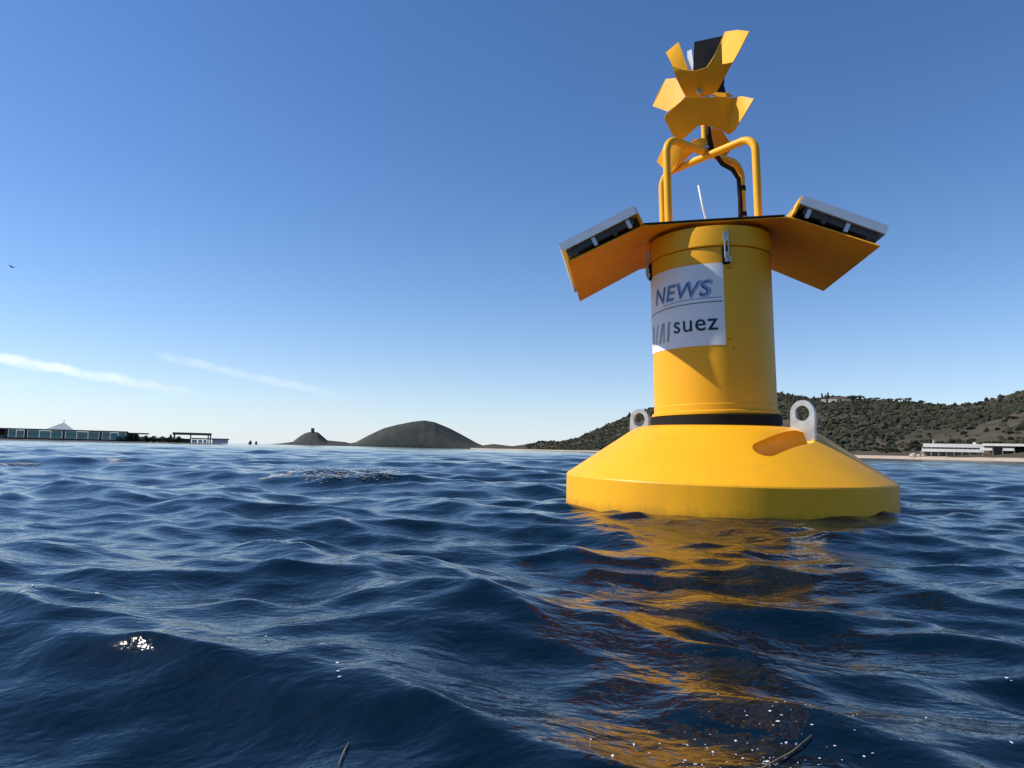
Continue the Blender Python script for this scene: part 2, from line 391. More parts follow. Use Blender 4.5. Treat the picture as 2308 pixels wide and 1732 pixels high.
# ------------------------------------------------------------------ the buoy
BC = Vector((1.0255, 3.4509, 0))
buoy = tag(empty('buoy', BC), 'large yellow instrument buoy with solar wings and stacked topmarks floating in the sea', 'buoy')
ZR = .165
prof = [(0, -.34), (.60, -.34), (.735, -.27), (.746, -.2), (.75, -.1), (.75, ZR - .006), (.747, ZR), (.741, ZR + .005), (.435, .378), (.40, .394), (.35, .403), (.30, .406), (0, .406)]
hull_bm = lathe(prof, 192)
hull = obj('hull', hull_bm, M['hull_yellow'])
def capsule(a, b, r):
    a, b = Vector(a), Vector(b); t = (b - a).normalized(); pts = []; rr = []
    for k in range(9):
        q = math.pi / 2 * (k / 8); pts.append(a - t * r * math.cos(q)); rr.append(max(1e-4, r * math.sin(q)))
    for k in range(9):
        q = math.pi / 2 * (k / 8); pts.append(b + t * r * math.sin(q)); rr.append(max(1e-4, r * math.cos(q)))
    return tube(pts, rr, 32)
cut = obj('cutter', capsule((.012, -.540, .302), (.225, -.400, .362), .050))
bo = hull.modifiers.new('b', 'BOOLEAN'); bo.operation = 'DIFFERENCE'; bo.object = cut; bo.solver = 'EXACT'
dg = bpy.context.evaluated_depsgraph_get(); nm = bpy.data.meshes.new_from_object(hull.evaluated_get(dg))
hull.modifiers.clear(); hull.data = nm; bpy.data.objects.remove(cut)
if not nm.materials: nm.materials.append(M['hull_yellow'])
auto_smooth(hull, 22); hull.parent = buoy; hull.rotation_euler = (R(.9), 0, 0)

# lifting eyes: radial plates with a hole
def eye_plate(name, az, r, zb, wd, ht, hole):
    bm = bmesh.new(); outer = []; n = 32
    for k in range(n + 1):
        q = math.pi * k / n; outer.append((wd / 2 * math.cos(q), ht - wd / 2 + wd / 2 * math.sin(q)))
    outer += [(-wd / 2, -.06), (wd / 2, -.12)]
    inner = [(hole * math.cos(2 * math.pi * k / 32), ht - wd / 2 + hole * math.sin(2 * math.pi * k / 32)) for k in range(32)]
    t = .008
    for sgn in (-1, 1):
        vo = [bm.verts.new((x, sgn * t, z)) for x, z in outer]; vi = [bm.verts.new((x, sgn * t, z)) for x, z in inner]
        eo = [bm.edges.new((vo[i], vo[(i + 1) % len(vo)])) for i in range(len(vo))]; ei = [bm.edges.new((vi[i], vi[(i + 1) % 32])) for i in range(32)]
        bmesh.ops.triangle_fill(bm, edges=eo + ei, use_beauty=True)
        if sgn < 0: po, pi = vo, vi
    for a, b in ((po, vo), (pi, vi)):
        for i in range(len(a)):
            j = (i + 1) % len(a); bm.faces.new((a[i], a[j], b[j], b[i]))
    bmesh.ops.recalc_face_normals(bm, faces=bm.faces)
    o = obj(name, bm, M['steel'], hull)
    o.location = (r * math.cos(az), r * math.sin(az), zb); o.rotation_euler = (0, 0, az)
    return o
eye_plate('lifting_eye', R(-54), .425, .385, .115, .135, .034)
eye_plate('lifting_eye', R(136), .475, .372, .115, .125, .036)

# everything above the hull leans about two degrees
LEAN = R(-1.9); YAW = R(-9); PIV = Vector((-.032, .008, .43))
TM = Matrix.Translation(PIV) @ Matrix.Rotation(LEAN, 4, 'Y') @ Matrix.Rotation(YAW, 4, 'Z') @ Matrix.Translation((0, 0, -.43))
def tw(bm): return xf(bm, lambda p: TM @ p)
TR = .288
tower = obj('tower', tw(lathe([(0, .40), (TR - .004, .40), (TR - .004, .452), (TR + .012, .455), (TR + .012, .468), (TR + .002, .472), (TR + .002, .50), (TR, .503), (TR, 1.218), (TR - .012, 1.22), (0, 1.22)], 128)), M['yellow'], buoy)
auto_smooth(tower, 30)
gasket = obj('gasket', tw(lathe([(TR - .02, .404), (TR + .020, .404), (TR + .020, .449), (TR - .02, .449)], 128, closed=True)), M['rubber'], tower); auto_smooth(gasket)
lid = obj('lid', tw(lathe([(0, 1.222), (TR + .004, 1.222), (TR + .008, 1.226), (TR + .008, 1.29), (TR + .004, 1.318), (0, 1.33)], 128)), M['yellow'], tower); auto_smooth(lid, 30)

# wrap: flat label coordinates (s along the circumference in metres, z) onto the tower
CAMAZ = R(270 - 16.5) - YAW                       # azimuth of the camera seen from the tower, in tower axes
def wrap(s, z, off): 
    a = CAMAZ + s / TR; return TM @ Vector(((TR + off) * math.cos(a), (TR + off) * math.sin(a), z))
def wrap_strip(s0, s1, z0, z1, off, n=24, bm=None):
    bm = bm or bmesh.new(); lo = [bm.verts.new(wrap(s0 + (s1 - s0) * k / n, z0, off)) for k in range(n + 1)]; hi = [bm.verts.new(wrap(s0 + (s1 - s0) * k / n, z1, off)) for k in range(n + 1)]
    for k in range(n): bm.faces.new((lo[k], lo[k + 1], hi[k + 1], hi[k]))
    return bm
LS0, LS1, LZ0, LZ1 = -.50, .062, .765, 1.143
label = obj('label_sheet', wrap_strip(LS0, LS1, LZ0, LZ1, .0015, 60), M['white'], tower, True)
def text_flat(body, size, shear=0, weight=0):
    cu = bpy.data.curves.new('txt', 'FONT'); cu.body = body; cu.size = size; cu.shear = shear; cu.offset = weight; cu.resolution_u = 6
    cu.space_character = 1.08
    o = bpy.data.objects.new('txt', cu); C.objects.link(o); dg = bpy.context.evaluated_depsgraph_get()
    me = bpy.data.meshes.new_from_object(o.evaluated_get(dg)); bpy.data.objects.remove(o)
    bm = bmesh.new(); bm.from_mesh(me); bmesh.ops.triangulate(bm, faces=bm.faces)
    return bm
def lettering(body, size, s, z, m, shear=0, weight=0, sx=1, off=.003, name='lettering'):
    bm = text_flat(body, size, shear, weight)
    bmesh.ops.subdivide_edges(bm, edges=[e for e in bm.edges if e.calc_length() > .03], cuts=2)
    xf(bm, lambda p: wrap(s + p.x * sx, z + p.y, off))
    return obj(name, bm, m, tower)
lettering('NEWS', .105, -.318, .993, M['pale_ink'], .22, .004, 1.05, .0025)
lettering('NEWS', .100, -.312, .995, M['blue_ink'], .22, -.001, 1.05, .0035)
lettering('suez', .112, -.182, .835, M['dark_ink'], 0, .0008, 1.0)
def swoosh(pts, wd, m, name='print_line'):
    bm = bmesh.new(); n = 40; lo = []; hi = []
    for k in range(n + 1):
        s = pts[0][0] + (pts[-1][0] - pts[0][0]) * k / n; z = float(np.interp(s, [p[0] for p in pts], [p[1] for p in pts]))
        lo.append(bm.verts.new(wrap(s, z - wd / 2, .003))); hi.append(bm.verts.new(wrap(s, z + wd / 2, .003)))
    for k in range(n): bm.faces.new((lo[k], lo[k + 1], hi[k + 1], hi[k]))
    return obj(name, bm, m, tower)
swoosh([(-.45, .945), (-.3, .955), (-.15, .962), (.055, .965)], .0035, M['dark_ink'])
swoosh([(-.24, .975), (-.15, .981), (-.05, .984), (.05, .984)], .0025, M['blue_ink'])
for q, (s, lean) in enumerate(((-.36, .0), (-.325, .025), (-.285, .028), (-.25, .004), (-.225, .012))):
    bm = bmesh.new(); wd = .008 if q % 2 else .014
    vs = [wrap(s, .80, .003), wrap(s + wd, .80, .003), wrap(s + wd + lean, .895, .003), wrap(s + lean, .895, .003)]
    bm.faces.new([bm.verts.new(v) for v in vs]); obj('logo_stroke', bm, M['grey_ink'], tower)

# latches between the lid and the tower
def latch(azd):
    a0 = CAMAZ + R(azd)
    T = TM @ Matrix.Rotation(a0, 4, 'Z')
    bm = box(TR + .001, TR + .012, -.016, .016, 1.135, 1.215, bevel=.002)
    xf(bm, lambda p: T @ p); o = obj('latch', bm, M['black'], tower)
    bm = box(TR + .009, TR + .02, -.012, .012, 1.235, 1.285, bevel=.002); xf(bm, lambda p: T @ p); obj('keeper', bm, M['steel'], o)
    bm = tube([(TR + .022, -.008, 1.16), (TR + .024, -.008, 1.235), (TR + .022, .008, 1.245), (TR + .022, .008, 1.16)], .0035, 8); xf(bm, lambda p: T @ p); obj('bail', bm, M['steel'], o)
    bm = box(TR + .012, TR + .021, -.007, .009, 1.142, 1.19, bevel=.002); xf(bm, lambda p: T @ p); obj('lever', bm, M['steel'], o)
    bm = box(TR + .012, TR + .018, .013, .021, 1.145, 1.165, bevel=.001); xf(bm, lambda p: T @ p); obj('pin', bm, M['white'], o)
latch(15); latch(-165); latch(-75)
# small screws by the label
for s, z in ((.085, 1.12), (.1, 1.12), (.095, .75), (.08, .79)):
    bm = bmesh.new(); bmesh.ops.create_icosphere(bm, subdivisions=1, radius=.004); p0 = wrap(s, z, 0); xf(bm, lambda p: p + p0); obj('screw', bm, M['rust'], tower)

# the bent roof sheet that carries the solar panels
FWD, OUT, ZF, ZO, V0, V1 = .325, .675, 1.345, 1.168, -.335, .53
def vnear(u): return -.272 - .075 * max(0, (abs(u) - FWD + .05)) / (OUT - FWD)
def sheet():
    prof = [(-OUT, ZO), (-FWD - .02, ZF - .012), (-FWD, ZF - .003), (-FWD + .03, ZF), (FWD - .03, ZF), (FWD, ZF - .003), (FWD + .02, ZF - .012), (OUT, ZO)]
    bm = bmesh.new(); t = .006; rows = []
    nv = 10
    for k in range(nv + 1):
        q = k / nv
        rows.append(tuple([bm.verts.new((u, vnear(u) + (V1 - vnear(u)) * q, z - tt)) for u, z in prof] for tt in (0, t)))
    n = len(prof)
    for (a, b), (c, d) in zip(rows, rows[1:]):
        for i in range(n - 1):
            bm.faces.new((a[i], a[i + 1], c[i + 1], c[i])); bm.faces.new((b[i], d[i], d[i + 1], b[i + 1]))
        bm.faces.new((a[0], c[0], d[0], b[0])); bm.faces.new((a[-1], b[-1], d[-1], c[-1]))
    for a, b in (rows[0], rows[-1]):
        for i in range(n - 1): bm.faces.new((a[i], a[i + 1], b[i + 1], b[i]))
    bmesh.ops.recalc_face_normals(bm, faces=bm.faces)
    return bm
roof = obj('roof_sheet', tw(sheet()), M['yellow_top'], buoy)
# dark rubber edging along the near and far edges of the flat part
for v in (-.276, V1 + .004):
    obj('edge_trim', tw(tube([(-FWD - .03, v, ZF - .012), (-FWD, v, ZF + .002), (-.1, v, ZF + .004), (FWD - .02, v, ZF + .004)], .006, 8)), M['rubber'], roof)
SLOPE = math.atan2(ZF - ZO, OUT - FWD)
def solar(side):
    # panel frame local: x outward along the slope, y along v, z up from the sheet
    L, th = .385, .040
    o3 = Vector((side * .372, 0, 1.416)); sl = SLOPE - R(2)
    ex = Vector((side * math.cos(sl), 0, -math.sin(sl))); ey = Vector((0, 1, 0)); ez = Vector((side * math.sin(sl) , 0, math.cos(sl)))
    if side < 0: ez = Vector((-math.sin(sl), 0, math.cos(sl)))
    T = lambda p: TM @ (o3 + ex * p.x + ey * p.y + ez * p.z)
    y0, y1 = V0 - .01, V1 + .005
    def part(bm, name, m, par):
        xf(bm, T); bmesh.ops.recalc_face_normals(bm, faces=bm.faces); return obj(name, bm, m, par)
    fr = bmesh.new()
    box(0, L, y0, y0 + .022, -th, 0, fr); box(0, L, y1 - .022, y1, -th, 0, fr)
    box(0, .022, y0 + .0225, y1 - .0225, -th, 0, fr); box(L - .022, L, y0 + .0225, y1 - .0225, -th, 0, fr)
    root = part(fr, 'solar_panel', M['alu'], buoy)
    part(box(.0225, L - .0225, y0 + .0225, y1 - .0225, -.016, -.005), 'backing', M['backsheet'], root)
    nx, ny = 4, 8; cw = (L - .055) / nx; ch = (y1 - y0 - .055) / ny
    for i in range(nx):
        for j in range(ny):
            part(box(.0275 + i * cw + .002, .0275 + (i + 1) * cw - .002, y0 + .0275 + j * ch + .002, y0 + .0275 + (j + 1) * ch - .002, -.0045, -.002), 'solar_cell', M['cell'], root)
    # dark rails and brackets that hold the panel above the sheet
    part(box(.03, L - .02, y0 + .02, y0 + .05, -th - .030, -th - .001), 'rail', M['backsheet'], root)
    part(box(.03, L - .02, y1 - .05, y1 - .02, -th - .030, -th - .001), 'rail', M['backsheet'], root)
    for k, x in enumerate((.045, .12, .22, .32)):
        part(box(x, x + .018, y0 + .016, y0 + .03, -th - .043, -th - .002), 'bracket', M['alu'] if k % 2 == 0 else M['backsheet'], root)
        part(box(x, x + .018, y1 - .03, y1 - .016, -th - .043, -th - .002), 'bracket', M['backsheet'], root)
    part(box(.14, .24, .02, .12, -.045, -.017), 'junction_box', M['black'], root)
    # upstand plate at the inner end
    part(box(-.006, .004, y0 + .01, y1 - .01, -.085, -.004), 'upstand', M['yellow_top'], root)
    return root
solar(1); solar(-1)

# two crossing hoops
def hoop(a, b, ztop, name='hoop'):
    a, b = Vector(a), Vector(b); rad = .075; pts = [a + Vector((0, 0, 0))]
    zt = ztop; d = (b - a); d.z = 0; d.normalize()
    p = [Vector((a.x, a.y, ZF + .002)), Vector((a.x, a.y, zt - rad - .15))]
    for k in range(9):
        q = math.pi / 2 * k / 8; p.append(Vector((a.x, a.y, zt - rad)) + d * rad * (1 - math.cos(q)) + Vector((0, 0, rad * math.sin(q))))
    p.append((Vector((a.x, a.y, zt)) + Vector((b.x, b.y, zt))) / 2)
    for k in range(9):
        q = math.pi / 2 * (1 - k / 8); p.append(Vector((b.x, b.y, zt - rad)) - d * rad * (1 - math.cos(q)) + Vector((0, 0, rad * math.sin(q))))
    p += [Vector((b.x, b.y, zt - rad - .15)), Vector((b.x, b.y, ZF + .002))]
    o = obj(name, tw(tube(p, .0185, 16)), M['yellow'], buoy); auto_smooth(o, 40)
    for q in (a, b):
        f = obj('foot', tw(lathe([(0, ZF + .001), (.032, ZF + .001), (.032, ZF + .009), (.0192, ZF + .012), (0, ZF + .012)], 24, axis=(q.x, q.y))), M['steel'], o)
    return o
HX = .205
hoop((-HX, -HX, 0), (HX, HX, 0), 1.790); hoop((HX, -HX, 0), (-HX, HX, 0), 1.765)
mast = obj('mast', tw(tube([(0, 0, 1.76), (0, 0, 2.20)], .016, 16)), M['yellow_top'], buoy); auto_smooth(mast, 40)
for z in (1.80, 2.06, 2.075):
    obj('nut', tw(lathe([(0, z), (.03, z), (.03, z + .012), (0, z + .012)], 6)), M['steel'], mast)

# topmarks: bent plates round the mast, given as (right, up, away) about the upper hub, in photo pixels and metres
TO = at(1579, 209, 3.6) - BC; TA = Vector((.959, -.284, 0)); TB = Vector((.284, .959, 0))
def tp(a, h, v): return TO + TA * (a * .00222) + TB * v + Vector((0, 0, (h + 215 * v) * .00237))
def plate(pts, m, par, name='petal', ctr=None):
    bm = bmesh.new(); P3 = [tp(*q) for q in pts]; vs = [bm.verts.new(q) for q in P3]
    f = bm.faces.new(vs); bmesh.ops.triangulate(bm, faces=[f], quad_method='BEAUTY', ngon_method='BEAUTY')
    bmesh.ops.subdivide_edges(bm, edges=bm.edges[:], cuts=2, use_grid_fill=True, smooth=.12)
    bmesh.ops.recalc_face_normals(bm, faces=bm.faces)
    bmesh.ops.solidify(bm, geom=bm.faces[:], thickness=.004); bmesh.ops.recalc_face_normals(bm, faces=bm.faces)
    o = obj(name, bm, m, par); auto_smooth(o, 50); return o
def hub(h, name='topmark'):
    o_ = tp(0, h, 0); b_ = lathe([(0, -.03), (.03, -.03), (.045, -.012), (.045, .012), (.03, .03), (0, .03)], 32); xf(b_, lambda p: p + o_)
    o = obj(name, b_, M['yellow_top'], buoy); auto_smooth(o, 30); return o
YT = M['yellow_top']
h1 = hub(-4)
plate([(-33, -4, -.03), (-44, 20, -.07), (-56, 52, -.11), (-60, 66, -.12), (-38, 55, -.125), (-10, 49, -.125), (14, 53, -.125), (30, 75, -.13), (46, 106, -.13), (48, 56, -.11), (70, 58, -.10), (36, -2, -.035), (0, -14, -.03)], YT, h1)
plate([(-55, 48, .02), (-70, 82, .06), (-82, 104, .10), (-53, 126, .12), (-45, 104, .09), (-30, 62, .05), (-36, 30, .01)], YT, h1)
plate([(42, 78, .07), (43, 108, .10), (55, 135, .12), (82, 133, .06), (107, 124, .0), (88, 88, -.02), (70, 57, -.04), (48, 54, .01)], YT, h1)
plate([(-16, 121, .125), (20, 124, .125), (50, 126, .12), (52, 60, .06), (14, 40, .03), (-18, 44, .04)], M['black'], h1)
plate([(-32, 100, .10), (-22, 104, .10), (-14, 45, .05), (-30, 48, .05)], M['white'], h1, 'sunlit_sliver')  # white colour stands in for sunlight on the edge of a back petal
plate([(-33, -4, -.02), (-56, 40, .02), (-81, 41, .06), (-100, 10, .09), (-114, -19, .12), (-96, -26, .09), (-76, -35, .05), (-50, -20, .0)], YT, h1)
plate([(34, -2, -.01), (42, 20, .03), (55, 44, .06), (52, 10, .05), (56, -6, .05)], M['black'], h1, 'dark_sliver')  # dark sliver right of the neck, a plate coloured black
h2 = hub(-120)
plate([(-30, -6, -.13), (-52, -22, -.12), (-76, -40, -.10), (-79, -49, -.09), (-64, -84, -.04), (-49, -107, -.01), (-28, -92, -.03), (-5, -73, -.055), (6, -72, -.055), (45, -88, -.03), (62, -101, -.01), (67, -60, -.045), (71, -20, -.07), (40, -14, -.11), (0, -10, -.135)], YT, h2)
plate([(71, -20, -.065), (90, -19, -.10), (114, -27, -.15), (94, -60, -.12), (74, -92, -.06), (62, -101, -.005), (66, -60, -.04)], YT, h2)
plate([(0, -118, .0), (-42, -130, .01), (-60, -166, .05), (-71, -181, .08), (-89, -163, .10), (-102, -150, .11), (-90, -126, .07), (-78, -105, .03), (-40, -108, .0)], YT, h2)
plate([(4, -80, .03), (30, -84, .04), (48, -92, .06), (66, -124, .09), (68, -138, .11), (51, -157, .13), (30, -136, .08), (8, -118, .03)], YT, h2)
plate([(20, -4, .03), (56, -4, .06), (72, -16, .05), (40, -16, .02)], YT, h2)
nb = hub(0, 'bolt'); nb.parent = mast
obj('bolt_head', xf(lathe([(0, 0), (.014, 0), (.014, .02), (0, .02)], 6), lambda p: Matrix.Rotation(R(70), 3, 'X') @ p + tp(-3, -2, -.06)), M['steel'], nb)
# cable from the mast down a hoop leg
cb = obj('cable', tw(tube([(.012, -.02, 1.98), (.02, -.022, 1.86), (.035, -.01, 1.79), (.09, .06, 1.745), (.15, .13, 1.74), (.185, .165, 1.70), (.190, .175, 1.60), (.188, .178, 1.45), (.186, .178, ZF + .004)], .012, 10)), M['rubber'], buoy, True)
for p in ((.2, .2, 1.52), (-.2, .2, 1.42), (.2, .2, 1.66)):
    obj('tape', tw(lathe([(.0192, p[2] - .012), (.0215, p[2] - .012), (.0215, p[2] + .012), (.0192, p[2] + .012)], 20, axis=(HX * (1 if p[0] > 0 else -1), HX), closed=True)), M['rubber'], cb)
# white hatch dome with a whip aerial
hat = obj('hatch', tw(lathe([(0, ZF + .06), (.05, ZF + .058), (.095, ZF + .045), (.12, ZF + .02), (.125, ZF + .001), (0, ZF + .001)], 64, axis=(-.02, -.05))), M['white'], buoy); auto_smooth(hat, 40)
obj('whip_aerial', tw(tube([(-.01, -.05, ZF + .05), (-.028, -.05, ZF + .15), (-.045, -.05, ZF + .255)], [.0065, .0055, .0045], 10)), M['white'], hat, True)

# ------------------------------------------------------------------ far shore things
def hz(x): return 988.0 + .0227 * x               # photo row of the horizon in a column
def place_on_hill(px, py):
    best = None
    for k in range(len(hillP) - 20):
        pass
    col = None
    d = ray(px, py); azw = math.atan2(d.x, d.y)
    cols = np.arctan2(hillP[0, :, 0], hillP[0, :, 1]); j = int(np.clip(np.searchsorted(cols, azw) - 1, 0, hillP.shape[1] - 2)); f = (azw - cols[j]) / (cols[j + 1] - cols[j])
    line = hillP[:70, j] * (1 - f) + hillP[:70, j + 1] * f
    el = (line[:, 2] - CAMH) / np.hypot(line[:, 0], line[:, 1])
    k = int(np.argmax(el >= d.z)) if (el >= d.z).any() else 69
    return Vector(line[k])
def frame_at(name, px, dist, z):
    """an Empty on the ground at a photo column, its x axis to the right, its y axis away from the camera"""
    d = ray(px, hz(px)); e = empty(name, (d.x * dist, d.y * dist, z)); e.rotation_euler = (0, 0, math.atan2(-d.x, d.y)); return e
def bpart(name, b, m, par, bevel=0): return obj(name, box(*b, bevel=bevel), m, par)

M['teal_glass'] = mat('teal_glass', (.02, .30, .31), .15, var=.35, vscale=.5)
M['teal_glass'].node_tree.nodes['Principled BSDF'].inputs['Alpha'].default_value = .88
M['dark_frame'] = mat('dark_frame', (.03, .035, .04), .5)
M['grey_roof'] = mat('grey_roofing', (.22, .23, .24), .7, var=.2, vscale=.8)
M['tent'] = mat('tent_canvas', (.42, .45, .47), .8, var=.15, vscale=1)
M['plaster'] = mat('white_plaster', (.72, .70, .66), .8, var=.1, vscale=.6)
M['greywall'] = mat('grey_render', (.30, .30, .31), .85, var=.3, vscale=.6)
M['brownwall'] = mat('brown_stone', (.20, .14, .10), .9, var=.45, vscale=.5)
M['stone'] = mat('old_stone', (.13, .12, .11), .9, var=.3, vscale=.3)
M['thatch'] = mat('reed_thatch', (.11, .085, .055), .95, var=.4, vscale=2)
M['window'] = mat('window_glass', (.03, .04, .05), .1, var=.3, vscale=1)
M['pale_rock'] = mat('pale_rock', (.48, .42, .36), .9, var=.25, vscale=.8)

# low spit on the left
xs = np.linspace(-900, 545, 220); SP = np.zeros((7, 220, 3))
for c, x in enumerate(xs):
    d = ray(x, hz(x)); end = min(1, (545 - x) / 60)
    for k, (o, z) in enumerate(((-5, -.5), (-1.5, -.08), (0, .05), (2, .16), (30, .2), (60, .1), (75, -.5))):
        o2 = o * (.35 + .65 * end) + .7 * math.sin(x * .05) + .4 * math.sin(x * .13 + 2)
        SP[k, c] = (d.x * (176 + o2), d.y * (176 + o2), z * end - (1 - end) * .3)
spit = struct(obj('spit', grid_mesh('spit', SP), M['rock']))
Q = 180 / FPX
def rest():
    g = .14; e = frame_at('beach_restaurant', 130, 180, g)
    tag(e, 'low beach restaurant with teal glass windbreaks and small pointed tent roof', 'restaurant')
    X = lambda px: (px - 130) * Q
    Z = lambda px, py: (hz(px) - py) * Q + CAMH - g
    zr = 2.05
    bpart('roof', (X(-260), X(247), -.3, 9, zr, zr + .22), M['grey_roof'], e)
    bpart('back_wall', (X(-260), X(48), 8.4, 8.7, 0, zr - .002), M['greywall'], e)
    bpart('plinth', (X(50), X(247), -.12, .12, 0, .38), M['dark_frame'], e)
    posts = [50, 79.5, 139, 200, 246]
    for p in posts: bpart('post', (X(p) - .28, X(p) + .28, -.2, .2, .382, zr - .002), M['dark_frame'], e)
    for a, b, n in ((50, 79.5, 2), (79.5, 139, 3), (139, 200, 3), (200, 246, 3)):
        x0, x1 = X(a) + .3, X(b) - .3; w_ = (x1 - x0) / n
        for k in range(n):
            f = bpart('windbreak', (x0 + k * w_ + .02, x0 + (k + 1) * w_ - .02, -.03, .03, .385, zr - .10 - (.06 if k % 2 else 0)), M['teal_glass'], e)
            bpart('rail', (x0 + k * w_ + .02, x0 + (k + 1) * w_ - .02, -.06, -.032, 1.22, 1.30), M['dark_frame'], f)
    for p in range(-250, 40, 16): bpart('post', (X(p) - .16, X(p) + .16, -.15, .15, 0, zr - .002), M['dark_frame'], e)
    bpart('low_wall', (X(-258), X(48), .5, .7, 0, .75), M['greywall'], e)
    for k, p in enumerate((-240, -190, -150, -110, -70, -30, 5, 22, 38)): bpart('table', (X(p), X(p) + 1.1, 2.5, 3.4, .70, .78), M['plaster' if k % 3 else 'brownwall'], e)
    # pointed tent roof
    bm = bmesh.new(); zb = zr + .222; ap = bm.verts.new((X(138), 3, Z(138, 958) )); c4 = [bm.verts.new(p) for p in ((X(110), .2, zb), (X(155), .2, zb), (X(155), 6, zb), (X(110), 6, zb))]
    mid = [bm.verts.new((c4[i].co + c4[(i + 1) % 4].co) / 2) for i in range(4)]
    for i in range(4):
        bm.faces.new((ap, c4[i], mid[i])); bm.faces.new((ap, mid[i], c4[(i + 1) % 4]))
    bm.faces.new((c4[3], mid[2], c4[2], mid[1], c4[1], mid[0], c4[0], mid[3]))
    bmesh.ops.recalc_face_normals(bm, faces=bm.faces)
    t = obj('tent_roof', bm, M['tent'], e)
    obj('finial', tube([(X(138), 3, Z(138, 958) - .05), (X(138), 3, Z(138, 955) + .25)], .05, 8), M['dark_frame'], t)
    # thatched end bay
    bpart('thatch_roof', (X(248), X(284), -.4, 6, zr - .32, zr - .05), M['thatch'], e)
    bpart('white_panel', (X(267), X(277), -.1, .1, 0, zr - .9), M['plaster'], e)
    bpart('dark_wall', (X(249), X(266), 1, 1.2, 0, zr - .33), M['dark_frame'], e)
    for p in (257, 264): bpart('post', (X(p) - .08, X(p) + .08, -.1, .1, 0, zr - .33), M['brownwall'], e)
rest()
def leaf_crown(clumps, n, s, seed, zs=.8):
    """clumps: (centre, radius); many small leaf faces spread through their volume"""
    r = np.random.default_rng(seed); V = []; Fc = []
    for k in range(n):
        c, rad = clumps[r.integers(len(clumps))]; v = r.normal(0, 1, 3); v /= np.linalg.norm(v)
        p = np.array(c) + v * rad * r.uniform(.45, 1.05) * np.array([1, 1, zs])
        a = r.normal(0, 1, 3); a /= np.linalg.norm(a); b = np.cross(a, r.normal(0, 1, 3)); b /= np.linalg.norm(b); q = s * r.uniform(.6, 1.4)
        i = len(V); V += [p - a * q, p + b * q * .7, p + a * q, p - b * q * .7]; Fc.append((i, i + 1, i + 2, i + 3))
    me = bpy.data.meshes.new('crown'); me.from_pydata([tuple(v) for v in V], [], Fc); return me
def hedge():
    e = frame_at('hedge', 336, 181, .14); tag(e, 'long dark hedge growing between the restaurant and the pergola', 'hedge')
    r = np.random.default_rng(4); cl = []
    for k in range(46):
        x = (k / 45 - .5) * 12.6; cl.append(((x + r.normal(0, .1), r.normal(0, .5), .55), .7 + .2 * r.random()))
        if k % 6 == 2: cl.append(((x, 0, 1.15), .42))
    obj('foliage', leaf_crown(cl, 5200, .13, 6), M['leaf'], e)
    bm = bmesh.new()
    for k in range(24): tube([((k / 23 - .5) * 12.4, 0, 0), ((k / 23 - .5) * 12.4 + .1, .1, .8)], .04, 5, bm)
    obj('stems', bm, M['bark'], e)
hedge()
def pergola():
    e = frame_at('pergola_bar', 450, 182, .14); tag(e, 'open pergola bar with flat roof on posts and low white side annex', 'pergola')
    X = lambda px: (px - 450) * Q; Z = lambda px, py: (hz(px) - py) * Q + CAMH - .14
    zr = Z(430, 982)
    bpart('roof', (X(398), X(472), 0, 6, zr, zr + .5), M['thatch'], e)
    for p in (394, 401, 432, 466, 470.5):
        for y in (.1, 5.7): bpart('post', (X(p) - .12, X(p) + .12, y, y + .2, 0, zr - .002), M['greywall'], e)
    bpart('counter', (X(404), X(432), 1, 2, 0, 1.0), M['dark_frame'], e)
    bpart('annex_wall', (X(474), X(505), .6, .9, 0, Z(490, 992)), M['plaster'], e); bpart('annex_roof', (X(434), X(507), .2, 5, Z(490, 992) + .01, Z(490, 990) + .06), M['grey_roof'], e)
    for a, b in ((435, 445), (447, 455), (457, 463)): bpart('annex_panel', (X(a), X(b), .7, .8, .1, Z(490, 993)), M['plaster'], e)
pergola()
# two dark rocks in the sea
def rock(name, loc, sx, sy, sz, seed, m):
    r = np.random.default_rng(seed); bm = bmesh.new(); bmesh.ops.create_icosphere(bm, subdivisions=2, radius=1)
    for v in bm.verts:
        c = v.co; n_ = 1 + .18 * math.sin(3 * c.x + seed) * math.cos(2.6 * c.y + seed) + float(r.normal(0, .05)); v.co = Vector((c.x * sx, c.y * sy, c.z * sz)) * n_
    o = obj(name, bm, m); o.location = loc; return o
for k, (px, wpx, hpx, lb) in enumerate(((563.5, 7, 8, 'taller dark rock standing out of the sea past the pergola'), (577, 6, 6.5, 'lower dark rock standing out of the sea beside a taller one'))):
    d = ray(px, hz(px)); r_ = wpx / 2 * 400 / FPX
    tag(rock('sea_rock', (d.x * 400, d.y * 400, .1), r_, r_ * .8, hpx * 400 / FPX, 3 + k, M['rock']), lb, 'rock')
# watchtower on the islet
bt = at(704.5, 974.5, 2388); wt = empty('watchtower', (bt.x, bt.y, bt.z - 3)); tag(wt, 'round stone watchtower on top of the small pointed islet', 'tower')
obj('wall', lathe([(0, 0), (6.3, 0), (5.2, 13), (5.0, 13.2), (0, 13.2)], 32), M['stone'], wt)
pa = obj('parapet', lathe([(5.2, 13.1), (5.9, 13.6), (5.9, 15), (5.2, 15)], 32, closed=True), M['stone'], wt)
for k in range(10):
    q = 2 * math.pi * k / 10; bm = box(5.25, 5.85, -.8, .8, 15.002, 16.2); xf(bm, lambda p: Matrix.Rotation(q, 3, 'Z') @ p); obj('merlon', bm, M['stone'], pa)
dbm = box(-.7, .7, -6.0, -5.5, 4.5, 6.6); obj('door', dbm, M['dark_frame'], wt)

